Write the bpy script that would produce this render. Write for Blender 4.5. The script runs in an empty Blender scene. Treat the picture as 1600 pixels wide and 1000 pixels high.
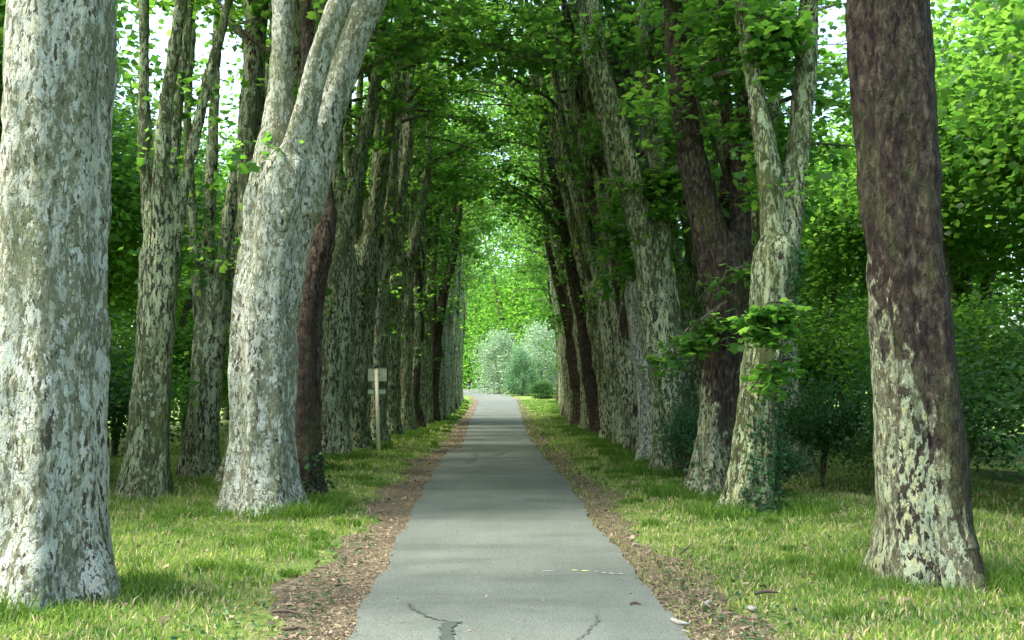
import bpy, math, random
import numpy as np
from mathutils import Vector, noise as mnoise

random.seed(7)
RNG = np.random.default_rng(11)
SC = bpy.context.scene
COL = SC.collection
PI = math.pi

# ------------------------------------------------------------------ camera, world, sun, exposure
F = 1500.0                      # focal length in pixels of the 1600 px wide photograph
PITCH = math.atan(103 / F)
CAMZ = 1.8
cam = bpy.data.cameras.new('camera')
cam.sensor_width = 36.0
cam.lens = 36.0 * F / 1600
cam.clip_start = 0.1
cam.clip_end = 2500
camo = bpy.data.objects.new('camera', cam)
COL.objects.link(camo)
camo.location = (0, 0, CAMZ)
camo.rotation_euler = (PI / 2 + PITCH, 0, 0)
SC.camera = camo

SUN_EL, SUN_AZ = math.radians(58), math.radians(-98)   # azimuth measured from +Y towards +X: sun on the left
world = bpy.data.worlds.new('World')
SC.world = world
world.use_nodes = True
wn = world.node_tree
for n in list(wn.nodes):
    wn.nodes.remove(n)
wo = wn.nodes.new('ShaderNodeOutputWorld')
bg = wn.nodes.new('ShaderNodeBackground')
sky = wn.nodes.new('ShaderNodeTexSky')
sky.sky_type = 'NISHITA'
sky.sun_disc = False
sky.sun_elevation = SUN_EL
sky.sun_rotation = SUN_AZ
sky.air_density = 1.0
sky.dust_density = 4.0
sky.ozone_density = 0.6
bg.inputs['Strength'].default_value = 0.15
wn.links.new(sky.outputs[0], bg.inputs[0])
wn.links.new(bg.outputs[0], wo.inputs[0])
sl = bpy.data.lights.new('sun', 'SUN')
sl.energy = 1.3
sl.angle = math.radians(18)
sl.color = (1.0, 0.97, 0.9)
so = bpy.data.objects.new('sun', sl)
COL.objects.link(so)
sd = Vector((math.sin(SUN_AZ) * math.cos(SUN_EL), math.cos(SUN_AZ) * math.cos(SUN_EL), math.sin(SUN_EL)))
so.rotation_euler = sd.to_track_quat('Z', 'Y').to_euler()
so.location = (-30, -30, 60)
SC.view_settings.view_transform = 'Standard'
SC.view_settings.look = 'None'
SC.view_settings.gamma = 1
SC.view_settings.use_curve_mapping = False
SC.view_settings.exposure = 2.45
SC.render.engine = 'CYCLES'
SC.cycles.max_bounces = 10
SC.cycles.diffuse_bounces = 5
SC.cycles.transmission_bounces = 6
SC.cycles.transparent_max_bounces = 8
SC.cycles.use_denoising = True


# ------------------------------------------------------------------ where things stand
def hz(Y):
    """height of the ground along the avenue"""
    Y = np.asarray(Y, dtype=float)
    a = np.clip(Y - 50, 0, 100)
    z = 0.00011 * a * a
    return z + np.clip(Y - 150, 0, 30) * 0.008


def H(X, Y):
    X = np.asarray(X, dtype=float); Y = np.asarray(Y, dtype=float)
    c = X + 0.0167 * Y
    w = np.clip((np.abs(c) - 2.6) / 3.0, 0, 1)
    bump = 0.07 * np.sin(X * 0.9 + Y * 0.31) * np.sin(Y * 0.53 + 1.0) + 0.04 * np.sin(Y * 1.3 + X * 1.7)
    drop = np.clip(np.abs(c) - 5.5, 0, 20) * 0.03
    return hz(Y) + w * bump + 0.06 * np.clip((np.abs(c) - 1.5) / 1.2, 0, 1) - drop


def at(x, y, D):
    """the point at distance D ahead that is seen at x, y of the photograph"""
    r = (x - 800) / F; u = (500 - y) / F
    c, s = math.cos(PITCH), math.sin(PITCH)
    fy = c - u * s; fz = s + u * c
    return Vector((r / fy * D, D, CAMZ + fz / fy * D))


def Dg(y, h=CAMZ):
    u = (500 - y) / F
    c, s = math.cos(PITCH), math.sin(PITCH)
    return h * (c - u * s) / -(s + u * c)


# path edges: distance, left x, right x (metres)
_E = [(1.0, 543, 1071, None), (6.8, 543, 1071), (9.06, 596, 998), (12.3, 634, 928), (17.6, 667, 888), (23.5, 691, 851), (26.5, 702, 841), (27.3, 720.5, 838),
      (28.2, 721.5, 836), (32, 725.5, 829), (51, 735, 816), (75, 744.5, 812), (95, 748, 808), (110, 744, 803), (122, 730, 796), (134, 708, 784), (150, 660, 758), (175, 560, 690)]
EY, EL, ER = [], [], []
for e in _E:
    D = e[0]
    if len(e) == 4:
        k = 6.8
        EY.append(-3.0); EL.append(at(543, 1000, 6.95).x - 0.15); ER.append(at(1071, 1000, 6.95).x + 0.12)
        continue
    yy = 603 + 1.765 * F / D; D2 = Dg(yy, 1.765) if D < 40 else D
    EY.append(D2); EL.append(at(e[1], yy if D < 40 else 603, D2).x); ER.append(at(e[2], yy if D < 40 else 603, D2).x)
EY, EL, ER = np.array(EY), np.array(EL), np.array(ER)


def road_l(Y):
    Y = np.asarray(Y, dtype=float)
    return np.interp(Y, EY, EL) + 0.025 * np.sin(Y * 2.1) + 0.015 * np.sin(Y * 5.3 + 1) + .008 * np.sin(Y * 13)


def road_r(Y):
    Y = np.asarray(Y, dtype=float)
    return np.interp(Y, EY, ER) + 0.025 * np.sin(Y * 1.7 + 2) + 0.015 * np.sin(Y * 6.1) + .008 * np.sin(Y * 14 + 1)


def dirt_w(Y, side):
    Y = np.asarray(Y, dtype=float)
    if side < 0:
        return 0.62 + 0.14 * np.sin(Y * 0.9) + 0.10 * np.sin(Y * 2.3 + .5) + .05 * np.sin(Y * 6.7)
    return 0.52 + 0.13 * np.sin(Y * 0.75 + 2) + 0.12 * np.sin(Y * 2.0 + 1.5) + .06 * np.sin(Y * 7.1)


# ------------------------------------------------------------------ mesh helpers
def tag(o, label=None, cat=None, group=None, kind=None):
    if label: o['label'] = label
    if cat: o['category'] = cat
    if group: o['group'] = group
    if kind: o['kind'] = kind
    return o


def np_mesh(name, V, faces_flat, sizes, smooth=False):
    me = bpy.data.meshes.new(name)
    V = np.ascontiguousarray(V, dtype=np.float32)
    faces_flat = np.ascontiguousarray(faces_flat, dtype=np.int32)
    sizes = np.ascontiguousarray(sizes, dtype=np.int32)
    me.vertices.add(len(V)); me.vertices.foreach_set('co', V.ravel())
    me.loops.add(len(faces_flat)); me.loops.foreach_set('vertex_index', faces_flat)
    me.polygons.add(len(sizes))
    st = np.zeros(len(sizes), dtype=np.int32); st[1:] = np.cumsum(sizes)[:-1]
    me.polygons.foreach_set('loop_start', st); me.polygons.foreach_set('loop_total', sizes)
    if smooth:
        me.polygons.foreach_set('use_smooth', np.ones(len(sizes), dtype=bool))
    me.update(calc_edges=True)
    return me


def link(name, me, mat=None, parent=None):
    o = bpy.data.objects.new(name, me)
    COL.objects.link(o)
    if mat is not None and len(me.materials) == 0:
        me.materials.append(mat)
    if parent is not None:
        o.parent = parent
    return o


def empty(name, loc, rz=0.0):
    o = bpy.data.objects.new(name, None)
    o.empty_display_size = 0.3
    o.location = loc; o.rotation_euler = (0, 0, rz)
    COL.objects.link(o)
    return o


class MB:
    """collects shapes for one mesh"""
    def __init__(s):
        s.v = []; s.f = []

    def add(s, verts, faces):
        b = len(s.v)
        s.v += [tuple(v) for v in verts]
        s.f += [tuple(i + b for i in f) for f in faces]

    def box(s, c, d, rot=None):
        hx, hy, hz_ = d[0] / 2, d[1] / 2, d[2] / 2
        vs = [Vector((x * hx, y * hy, z * hz_)) for x in (-1, 1) for y in (-1, 1) for z in (-1, 1)]
        if rot is not None:
            vs = [rot @ v for v in vs]
        vs = [v + Vector(c) for v in vs]
        s.add(vs, [(0, 1, 3, 2), (4, 6, 7, 5), (0, 4, 5, 1), (2, 3, 7, 6), (0, 2, 6, 4), (1, 5, 7, 3)])

    def tube(s, pts, radii, n=10, lump=None, cap=True):
        pts = [Vector(p) for p in pts]
        N = len(pts)
        up = Vector((0, 1, 0))
        t0 = (pts[1] - pts[0]).normalized()
        if abs(t0.dot(up)) > 0.9: up = Vector((1, 0, 0))
        u = t0.cross(up).normalized()
        vs = []
        for i in range(N):
            t = (pts[min(i + 1, N - 1)] - pts[max(i - 1, 0)]).normalized()
            u = (u - t * u.dot(t)).normalized()
            w = t.cross(u)
            for k in range(n):
                a = 2 * PI * k / n
                r = radii[i]
                if lump: r *= lump(a, pts[i].z, i)
                vs.append(pts[i] + (u * math.cos(a) + w * math.sin(a)) * r)
        fs = []
        for i in range(N - 1):
            for k in range(n):
                fs.append((i * n + k, i * n + (k + 1) % n, (i + 1) * n + (k + 1) % n, (i + 1) * n + k))
        if cap:
            fs.append(tuple(range(n))[::-1]); fs.append(tuple((N - 1) * n + k for k in range(n)))
        s.add(vs, fs)

    def build(s, name, mat, parent=None, smooth=True):
        me = bpy.data.meshes.new(name)
        me.from_pydata(s.v, [], s.f)
        if smooth:
            me.polygons.foreach_set('use_smooth', [True] * len(me.polygons))
        me.update()
        return link(name, me, mat, parent)


def spline(pts, radii, step):
    """Catmull-Rom through the points, about one sample per step metres"""
    P = [Vector(p) for p in pts]
    out, ro = [], []
    n = len(P)
    for i in range(n - 1):
        p0, p1, p2, p3 = P[max(i - 1, 0)], P[i], P[i + 1], P[min(i + 2, n - 1)]
        m = max(1, int((p2 - p1).length / step))
        for k in range(m):
            t = k / m
            q = 0.5 * ((2 * p1) + (p2 - p0) * t + (2 * p0 - 5 * p1 + 4 * p2 - p3) * t * t + (3 * p1 - p0 - 3 * p2 + p3) * t ** 3)
            out.append(q); ro.append(radii[i] * (1 - t) + radii[i + 1] * t)
    out.append(P[-1]); ro.append(radii[-1])
    return out, ro


# ------------------------------------------------------------------ materials
def new_mat(name):
    m = bpy.data.materials.new(name); m.use_nodes = True
    nt = m.node_tree
    for n in list(nt.nodes): nt.nodes.remove(n)
    out = nt.nodes.new('ShaderNodeOutputMaterial')
    return m, nt, out


def N(nt, t, **kw):
    n = nt.nodes.new(t)
    for k, v in kw.items():
        if k in n.inputs: n.inputs[k].default_value = v
        else: setattr(n, k, v)
    return n


def ramp(nt, fac, stops, interp='LINEAR'):
    r = nt.nodes.new('ShaderNodeValToRGB')
    r.color_ramp.interpolation = interp
    el = r.color_ramp.elements
    while len(el) > 1: el.remove(el[0])
    el[0].position = stops[0][0]; el[0].color = (*stops[0][1], 1)
    for p, c in stops[1:]:
        e = el.new(p); e.color = (*c, 1)
    nt.links.new(fac, r.inputs[0])
    return r.outputs[0]


def mixc(nt, fac, a, b, mode='MIX'):
    m = nt.nodes.new('ShaderNodeMix'); m.data_type = 'RGBA'; m.blend_type = mode
    for sock, v in ((m.inputs[0], fac), (m.inputs[6], a), (m.inputs[7], b)):
        if isinstance(v, (int, float)): sock.default_value = v
        elif isinstance(v, tuple): sock.default_value = (*v, 1)
        else: nt.links.new(v, sock)
    return m.outputs[2]


def noise_tex(nt, vec, scale, detail=4, rough=0.55, dist=0.0):
    n = N(nt, 'ShaderNodeTexNoise', Scale=scale, Detail=detail, Roughness=rough, Distortion=dist)
    nt.links.new(vec, n.inputs['Vector'])
    return n.outputs[0]


def coords(nt, scale=(1, 1, 1), kind='Object', rnd=True):
    tc = nt.nodes.new('ShaderNodeTexCoord')
    mp = nt.nodes.new('ShaderNodeMapping'); mp.inputs['Scale'].default_value = scale
    nt.links.new(tc.outputs[kind], mp.inputs['Vector'])
    if rnd:
        oi = nt.nodes.new('ShaderNodeObjectInfo')
        ml = N(nt, 'ShaderNodeMath', operation='MULTIPLY'); ml.inputs[1].default_value = 57.0
        nt.links.new(oi.outputs['Random'], ml.inputs[0])
        cx = nt.nodes.new('ShaderNodeCombineXYZ')
        for i in range(3): nt.links.new(ml.outputs[0], cx.inputs[i])
        nt.links.new(cx.outputs[0], mp.inputs['Location'])
    return mp.outputs[0]


def bark(name, ground=(.125, .15, .068), pale=(.45, .53, .33), cream=(.55, .56, .27), dark=(.048, .042, .026), pale_amt=0.5, dark_amt=0.5, moss=0.5, brown=0.0, zs=.40, sc=1.0, brown_up_shade_side=False):
    """plane bark: flakes shed in crisp plates of several tones"""
    m, nt, out = new_mat(name)
    L = nt.links
    v1 = coords(nt, (1, 1, zs)); v0 = coords(nt, (1, 1, .22))
    big = noise_tex(nt, v0, 2.4, 4, .6)
    fine = noise_tex(nt, coords(nt, (1, 1, .45)), 55.0, 5, .75)
    streak = noise_tex(nt, coords(nt, (1, 1, .07)), 9.0, 4, .65)
    n1 = noise_tex(nt, v1, 12.0 * sc, 4, .58, .35)
    n2 = noise_tex(nt, v1, 19.0 * sc, 4, .58, .35)
    n3 = noise_tex(nt, v1, 26.0 * sc, 4, .60, .3)

    def mask(n, k, thr, soft=.012, amt=1.0, inv=False):
        a = N(nt, 'ShaderNodeMath', operation='MULTIPLY_ADD'); a.inputs[1].default_value = k; L.new(big, a.inputs[0]); L.new(n, a.inputs[2])
        b_ = N(nt, 'ShaderNodeMath', operation='MULTIPLY_ADD'); b_.inputs[1].default_value = .22; L.new(streak, b_.inputs[0]); L.new(a.outputs[0], b_.inputs[2])
        t = thr + k * .5 + .11
        lo, hi = (0, 0, 0), (amt, amt, amt)
        if inv: lo, hi = hi, lo
        return ramp(nt, b_.outputs[0], [(0, lo), (max(0, t - soft), lo), (min(1, t + soft), hi)])

    olive = mixc(nt, fine, tuple(x * .55 for x in ground), tuple(x * 1.35 for x in ground))
    c = olive
    mid = tuple(g_ * .45 + p_ * .55 for g_, p_ in zip(ground, pale))
    c = mixc(nt, mask(n2, .30, .53 - .06 * (pale_amt - .5)), c, mid)
    c = mixc(nt, mask(n1, .75, .545 - .10 * (pale_amt - .5)), c, pale)
    c = mixc(nt, mask(n3, .35, .60 - .05 * (pale_amt - .5)), c, cream)
    c = mixc(nt, mask(n3, -.25, .405 + .05 * (dark_amt - .5), inv=True), c, tuple(x * 2.0 for x in dark))
    df = mask(n2, -.35, .385 + .07 * (dark_amt - .5), inv=True)
    c = mixc(nt, df, c, dark)
    if brown_up_shade_side:
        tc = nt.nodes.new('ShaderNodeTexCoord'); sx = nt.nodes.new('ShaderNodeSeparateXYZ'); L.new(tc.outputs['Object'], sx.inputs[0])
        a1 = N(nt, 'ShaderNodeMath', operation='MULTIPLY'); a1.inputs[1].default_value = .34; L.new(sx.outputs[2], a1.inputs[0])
        a2 = N(nt, 'ShaderNodeMath', operation='MULTIPLY_ADD'); a2.inputs[1].default_value = 1.1; L.new(sx.outputs[0], a2.inputs[0]); L.new(a1.outputs[0], a2.inputs[2])  # besides real brown bark higher up, paints shade onto the trunk's right side
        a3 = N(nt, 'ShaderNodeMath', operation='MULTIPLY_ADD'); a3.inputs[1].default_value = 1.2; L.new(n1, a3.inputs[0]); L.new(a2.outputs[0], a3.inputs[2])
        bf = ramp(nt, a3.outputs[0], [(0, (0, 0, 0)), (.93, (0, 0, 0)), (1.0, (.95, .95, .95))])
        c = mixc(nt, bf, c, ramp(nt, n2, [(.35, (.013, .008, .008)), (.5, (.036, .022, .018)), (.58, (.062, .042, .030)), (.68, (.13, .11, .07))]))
    if brown > 0:
        bf = ramp(nt, big, [(0, (1, 1, 1)), (.25 + .35 * brown, (1, 1, 1)), (.30 + .35 * brown, (0, 0, 0))])
        c = mixc(nt, bf, c, ramp(nt, n2, [(.35, (.020, .014, .010)), (.5, (.055, .038, .026)), (.60, (.10, .075, .05)), (.7, (.17, .14, .09))]))
    mn = noise_tex(nt, v0, 3.3, 5, .65)
    mf = ramp(nt, mn, [(0, (0, 0, 0)), (.52, (0, 0, 0)), (.64, (moss, moss, moss))])
    c = mixc(nt, mf, c, mixc(nt, fine, (.04, .07, .015), (.15, .19, .05)))
    c = mixc(nt, 0.6, c, ramp(nt, fine, [(.3, (.35, .35, .35)), (.5, (1, 1, 1)), (.7, (1.25, 1.25, 1.25))]), 'MULTIPLY')
    p = N(nt, 'ShaderNodeBsdfPrincipled', Roughness=0.9)
    p.inputs['Specular IOR Level'].default_value = .2
    L.new(c, p.inputs['Base Color'])
    h1 = mask(n1, .45, .545 - .10 * (pale_amt - .5), soft=.02)
    bsum = N(nt, 'ShaderNodeMath', operation='ADD'); L.new(n3, bsum.inputs[0]); L.new(fine, bsum.inputs[1])
    b2 = N(nt, 'ShaderNodeMath', operation='SUBTRACT'); L.new(bsum.outputs[0], b2.inputs[0]); L.new(h1, b2.inputs[1])
    b3 = N(nt, 'ShaderNodeMath', operation='MULTIPLY_ADD'); b3.inputs[1].default_value = 1.6; L.new(streak, b3.inputs[0]); L.new(b2.outputs[0], b3.inputs[2])
    bp = N(nt, 'ShaderNodeBump', Strength=1.0, Distance=.05); L.new(b3.outputs[0], bp.inputs['Height'])
    L.new(bp.outputs[0], p.inputs['Normal'])
    L.new(p.outputs[0], out.inputs[0])
    return m


def leaf_mat(name, a, b, ta, tb, trans=.45, rough=.45):
    m, nt, out = new_mat(name)
    L = nt.links
    g = nt.nodes.new('ShaderNodeNewGeometry')
    r = g.outputs['Random Per Island']
    c = ramp(nt, r, [(0, a), (.8, b), (1, tuple(min(1, x * 1.25) for x in b))])
    t = ramp(nt, r, [(0, ta), (1, tb)])
    p = N(nt, 'ShaderNodeBsdfPrincipled', Roughness=rough)
    p.inputs['Specular IOR Level'].default_value = .2
    L.new(c, p.inputs['Base Color'])
    tr = nt.nodes.new('ShaderNodeBsdfTranslucent'); L.new(t, tr.inputs[0])
    mx = nt.nodes.new('ShaderNodeMixShader'); mx.inputs[0].default_value = trans
    L.new(p.outputs[0], mx.inputs[1]); L.new(tr.outputs[0], mx.inputs[2])
    L.new(mx.outputs[0], out.inputs[0])
    return m


def plain(name, col, rough=.6, metal=0.0, var=.25, scale=20):
    m, nt, out = new_mat(name)
    p = N(nt, 'ShaderNodeBsdfPrincipled', Roughness=rough, Metallic=metal)
    n = noise_tex(nt, coords(nt), scale, 5, .6)
    lo = tuple(x * (1 - var) for x in col); hi = tuple(min(1, x * (1 + var)) for x in col)
    nt.links.new(ramp(nt, n, [(.3, lo), (.7, hi)]), p.inputs['Base Color'])
    nt.links.new(p.outputs[0], out.inputs[0])
    return m


M = {}
M['bark_pale'] = bark('bark_pale', ground=(.22, .24, .145), pale=(.56, .61, .50), cream=(.62, .62, .42), dark=(.085, .078, .048), pale_amt=.62, dark_amt=.35, moss=.45, zs=.45)
M['bark'] = bark('bark', pale_amt=.74, dark_amt=.65, moss=.5, zs=.33)
M['bark_mossy'] = bark('bark_mossy', ground=(.10, .125, .05), pale=(.42, .50, .29), pale_amt=.64, dark_amt=.8, moss=.75, zs=.33)
M['bark_mixed'] = bark('bark_mixed', pale_amt=.5, dark_amt=.7, moss=.4, brown=.5)
M['bark_brown_top'] = bark('bark_brown_top', ground=(.17, .17, .10), pale_amt=.7, dark_amt=.5, moss=.35, brown_up_shade_side=True)
M['bark_brown'] = bark('bark_brown', ground=(.052, .036, .025), pale=(.095, .072, .048), cream=(.17, .14, .09), dark=(.018, .013, .010), pale_amt=.4, dark_amt=.7, moss=.35)
M['branch'] = bark('branch_bark', ground=(.09, .085, .05), pale=(.2, .2, .13), cream=(.25, .22, .14), dark=(.04, .035, .025), pale_amt=.4, dark_amt=.4, moss=.5)
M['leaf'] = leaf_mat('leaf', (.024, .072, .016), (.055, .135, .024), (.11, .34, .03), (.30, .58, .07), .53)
M['leaf_dark'] = leaf_mat('leaf_dark', (.015, .05, .014), (.035, .09, .022), (.05, .17, .02), (.11, .28, .04), .4)
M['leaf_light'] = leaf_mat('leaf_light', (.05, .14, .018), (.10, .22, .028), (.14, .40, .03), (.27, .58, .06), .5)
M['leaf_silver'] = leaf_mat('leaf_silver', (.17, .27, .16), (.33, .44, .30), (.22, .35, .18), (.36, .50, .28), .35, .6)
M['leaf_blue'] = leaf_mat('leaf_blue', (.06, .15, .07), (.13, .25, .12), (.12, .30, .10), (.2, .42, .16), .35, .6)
M['ivy'] = leaf_mat('ivy_leaf', (.015, .05, .018), (.04, .11, .035), (.05, .16, .03), (.09, .25, .05), .25, .35)
def grass_mat(name, a, b, ta, tb):
    m = leaf_mat(name, a, b, ta, tb, .4, .6)
    nt = m.node_tree
    geo = nt.nodes.new('ShaderNodeNewGeometry')
    n = noise_tex(nt, geo.outputs['Position'], 1.6, 4, .65)
    tone = ramp(nt, n, [(.36, (.42, .55, .5)), (.5, (.9, .95, .9)), (.66, (1.35, 1.2, 1.1))])
    for node in [x for x in nt.nodes if x.type in ('BSDF_PRINCIPLED', 'BSDF_TRANSLUCENT')]:
        sock = node.inputs[0]; src = sock.links[0].from_socket
        nt.links.new(mixc(nt, 1.0, src, tone, 'MULTIPLY'), sock)
    return m


M['grass'] = grass_mat('grass_blade', (.09, .18, .02), (.23, .33, .07), (.20, .41, .04), (.46, .62, .16))
M['straw'] = leaf_mat('straw_blade', (.30, .27, .12), (.42, .38, .20), (.3, .27, .1), (.4, .36, .18), .3, .7)
M['litter'] = leaf_mat('dead_leaf', (.05, .042, .026), (.26, .21, .13), (.10, .07, .03), (.22, .16, .08), .12, .7)
M['stone'] = plain('stone', (.22, .22, .185), .85, var=.35, scale=30)
M['twig'] = plain('twig', (.07, .05, .035), .9)
M['post'] = plain('post_paint', (.80, .75, .52), .6, var=.15)
M['sign_back'] = plain('sign_back', (.66, .71, .47), .6, 0, var=.12, scale=9)
M['sign_edge'] = plain('sign_edge', (.16, .22, .11), .5)
M['black'] = plain('black_plastic', (.02, .02, .02), .5)
M['dark_cloth'] = plain('dark_cloth', (.012, .014, .018), .85)
M['pale_cloth'] = plain('pale_cloth', (.55, .57, .62), .8)
M['navy_cloth'] = plain('navy_cloth', (.03, .045, .075), .85)
M['skin'] = plain('skin', (.45, .27, .19), .6)
M['hair'] = plain('hair', (.015, .012, .01), .7)
M['metal'] = plain('metal', (.35, .36, .38), .35, .8)
M['tyre'] = plain('tyre', (.03, .03, .03), .8)
M['wall_paint'] = plain('wall_render', (.75, .72, .66), .8, var=.06, scale=3)


def asphalt():
    m, nt, out = new_mat('asphalt')
    L = nt.links
    v = coords(nt, rnd=False)
    fine = noise_tex(nt, v, 62, 6, .85)
    big = noise_tex(nt, coords(nt, (1, .45, 1), rnd=False), .9, 4, .6)
    mid = noise_tex(nt, coords(nt, (.35, 1.3, 1), rnd=False), 1.4, 4, .6, .3)
    c = ramp(nt, fine, [(.30, (.028, .036, .028)), (.52, (.104, .122, .100)), (.74, (.27, .30, .245))])
    c = mixc(nt, .7, c, ramp(nt, big, [(.3, (.62, .66, .6)), (.7, (1.12, 1.12, 1.1))]), 'MULTIPLY')
    c = mixc(nt, .8, c, ramp(nt, mid, [(.33, (.66, .68, .64)), (.5, (1, 1, 1)), (.75, (1.1, 1.1, 1.1))]), 'MULTIPLY')
    vo = N(nt, 'ShaderNodeTexVoronoi', Scale=150); L.new(v, vo.inputs['Vector'])
    p = N(nt, 'ShaderNodeBsdfPrincipled', Roughness=.85)
    L.new(c, p.inputs['Base Color'])
    s = N(nt, 'ShaderNodeMath', operation='ADD'); L.new(fine, s.inputs[0]); L.new(vo.outputs[0], s.inputs[1])
    bp = N(nt, 'ShaderNodeBump', Strength=.5, Distance=.006); L.new(s.outputs[0], bp.inputs['Height'])
    L.new(bp.outputs[0], p.inputs['Normal']); L.new(p.outputs[0], out.inputs[0])
    return m


def soil(name, stops, bigstops, scale=14):
    m, nt, out = new_mat(name)
    L = nt.links
    v = coords(nt, rnd=False)
    n1 = noise_tex(nt, v, scale, 8, .72); n2 = noise_tex(nt, v, 1.3, 4, .6); n3 = noise_tex(nt, v, 60, 4, .7)
    c = ramp(nt, n1, stops)
    c = mixc(nt, .8, c, ramp(nt, n2, bigstops), 'MULTIPLY')
    c = mixc(nt, .6, c, ramp(nt, n3, [(.3, (.5, .5, .5)), (.7, (1.3, 1.3, 1.3))]), 'MULTIPLY')
    p = N(nt, 'ShaderNodeBsdfPrincipled', Roughness=.95)
    p.inputs['Specular IOR Level'].default_value = .15
    L.new(c, p.inputs['Base Color'])
    s = N(nt, 'ShaderNodeMath', operation='ADD'); L.new(n1, s.inputs[0]); L.new(n3, s.inputs[1])
    bp = N(nt, 'ShaderNodeBump', Strength=.8, Distance=.03); L.new(s.outputs[0], bp.inputs['Height'])
    L.new(bp.outputs[0], p.inputs['Normal']); L.new(p.outputs[0], out.inputs[0])
    return m


M['asphalt'] = asphalt()
M['tar'] = plain('tar', (.045, .058, .046), .6, var=.2, scale=40)
M['paint'] = plain('worn_paint', (.24, .26, .23), .8, var=.4, scale=60)
M['paint_yellow'] = plain('worn_yellow_paint', (.26, .32, .11), .8, var=.3, scale=60)
M['dirt'] = soil('dirt', [(.3, (.050, .042, .026)), (.48, (.145, .125, .078)), (.7, (.30, .27, .185))], [(.35, (.65, .62, .6)), (.7, (1.15, 1.12, 1.1))])
M['turf'] = soil('turf', [(.3, (.06, .09, .025)), (.5, (.14, .21, .045)), (.72, (.28, .30, .12))], [(.35, (.6, .75, .6)), (.7, (1.2, 1.1, 1.0))], 9)


# ------------------------------------------------------------------ ground, path, verges
def sheet(name, xs_of, ys, nx, dz, mat, kind='structure', parent=None):
    V, Fc = [], []
    for y in ys:
        a, b = xs_of(y)
        X = np.linspace(a, b, nx)
        Z = H(X, np.full(nx, y)) + dz
        for x, z in zip(X, Z): V.append((x, y, z))
    for j in range(len(ys) - 1):
        for i in range(nx - 1):
            k = j * nx + i
            Fc.append((k, k + 1, k + nx + 1, k + nx))
    me = bpy.data.meshes.new(name); me.from_pydata(V, [], Fc)
    me.polygons.foreach_set('use_smooth', [True] * len(me.polygons)); me.update()
    o = link(name, me, mat, parent)
    if kind and parent is None: o['kind'] = kind
    return o


ys = np.concatenate([np.arange(-30, -3, 3.0), np.arange(-3, 60, .5), np.arange(60, 180, 1.5), np.arange(180, 1500, 40)])
xs = np.concatenate([-np.array([1200, 600, 300, 150, 80, 50, 35]), np.arange(-26, 26.1, .5), np.array([35, 50, 80, 150, 300, 600, 1200])])
XX, YY = np.meshgrid(xs, ys)
GZ = H(XX, YY)
# under the path the ground sheet sits a little lower
cl = (XX > road_l(YY) - .2) & (XX < road_r(YY) + .2)
GZ = GZ - np.where(cl, .05, 0)
nxg = len(xs)
idx = np.arange(len(ys) * nxg).reshape(len(ys), nxg)
q = np.stack([idx[:-1, :-1], idx[:-1, 1:], idx[1:, 1:], idx[1:, :-1]], -1).reshape(-1, 4)
g = link('ground', np_mesh('ground', np.stack([XX, YY, GZ], -1).reshape(-1, 3), q.ravel(), np.full(len(q), 4), True), M['turf'])
g['kind'] = 'structure'

yr = np.concatenate([np.arange(-3, 40, .12), np.arange(40, 175, .5)])
path = sheet('path', lambda y: (float(road_l(y)), float(road_r(y))), yr, 6, .035, M['asphalt'])
_me = path.data
_V = [tuple(v.co) for v in _me.vertices]; _Fc = [tuple(p.vertices) for p in _me.polygons]
for col_, out in ((0, -.012), (5, .012)):
    _b = len(_V)
    for j in range(len(yr)):
        v = _V[j * 6 + col_]; _V.append((v[0] + out, v[1], v[2] - .06))
    for j in range(len(yr) - 1):
        q_ = (j * 6 + col_, (j + 1) * 6 + col_, _b + j + 1, _b + j)
        _Fc.append(q_ if col_ == 0 else q_[::-1])
_n = bpy.data.meshes.new('path'); _n.from_pydata(_V, [], _Fc); _n.update(); _n.materials.append(M['asphalt']); path.data = _n
sheet('left_dirt_verge', lambda y: (float(road_l(y) - dirt_w(y, -1)), float(road_l(y) + .06)), yr[yr < 112], 6, .008, M['dirt'])
sheet('right_dirt_verge', lambda y: (float(road_r(y) - .06), float(road_r(y) + dirt_w(y, 1))), yr[yr < 112], 6, .008, M['dirt'])


def ribbon(name, pts, ws, mat, dz=.042):
    """flat irregular strip lying on the path"""
    V, Fc = [], []
    P_, W_ = spline([Vector((p[0], p[1], 0)) for p in pts], ws, .03)
    for i, p in enumerate(P_):
        t = (P_[min(i + 1, len(P_) - 1)] - P_[max(i - 1, 0)]).normalized()
        n = Vector((-t.y, t.x, 0))
        j = .012 * math.sin(i * 1.7) + .01 * math.sin(i * .6 + 1)
        w = W_[i] * (1 + .3 * math.sin(i * 2.3)) / 2
        for s in (-1, 1):
            v = p + n * (w * s + j)
            V.append((v.x, v.y, float(H(v.x, v.y)) + dz))
    for i in range(len(P_) - 1):
        Fc.append((2 * i, 2 * i + 1, 2 * i + 3, 2 * i + 2))
    me = bpy.data.meshes.new(name); me.from_pydata(V, [], Fc); me.update()
    return link(name, me, mat, path)


def gp(x, y):
    """ground point under pixel x, y on the flat part of the path"""
    D = Dg(y, CAMZ - .035)
    p = at(x, y, D); return (p.x, p.y)


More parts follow.
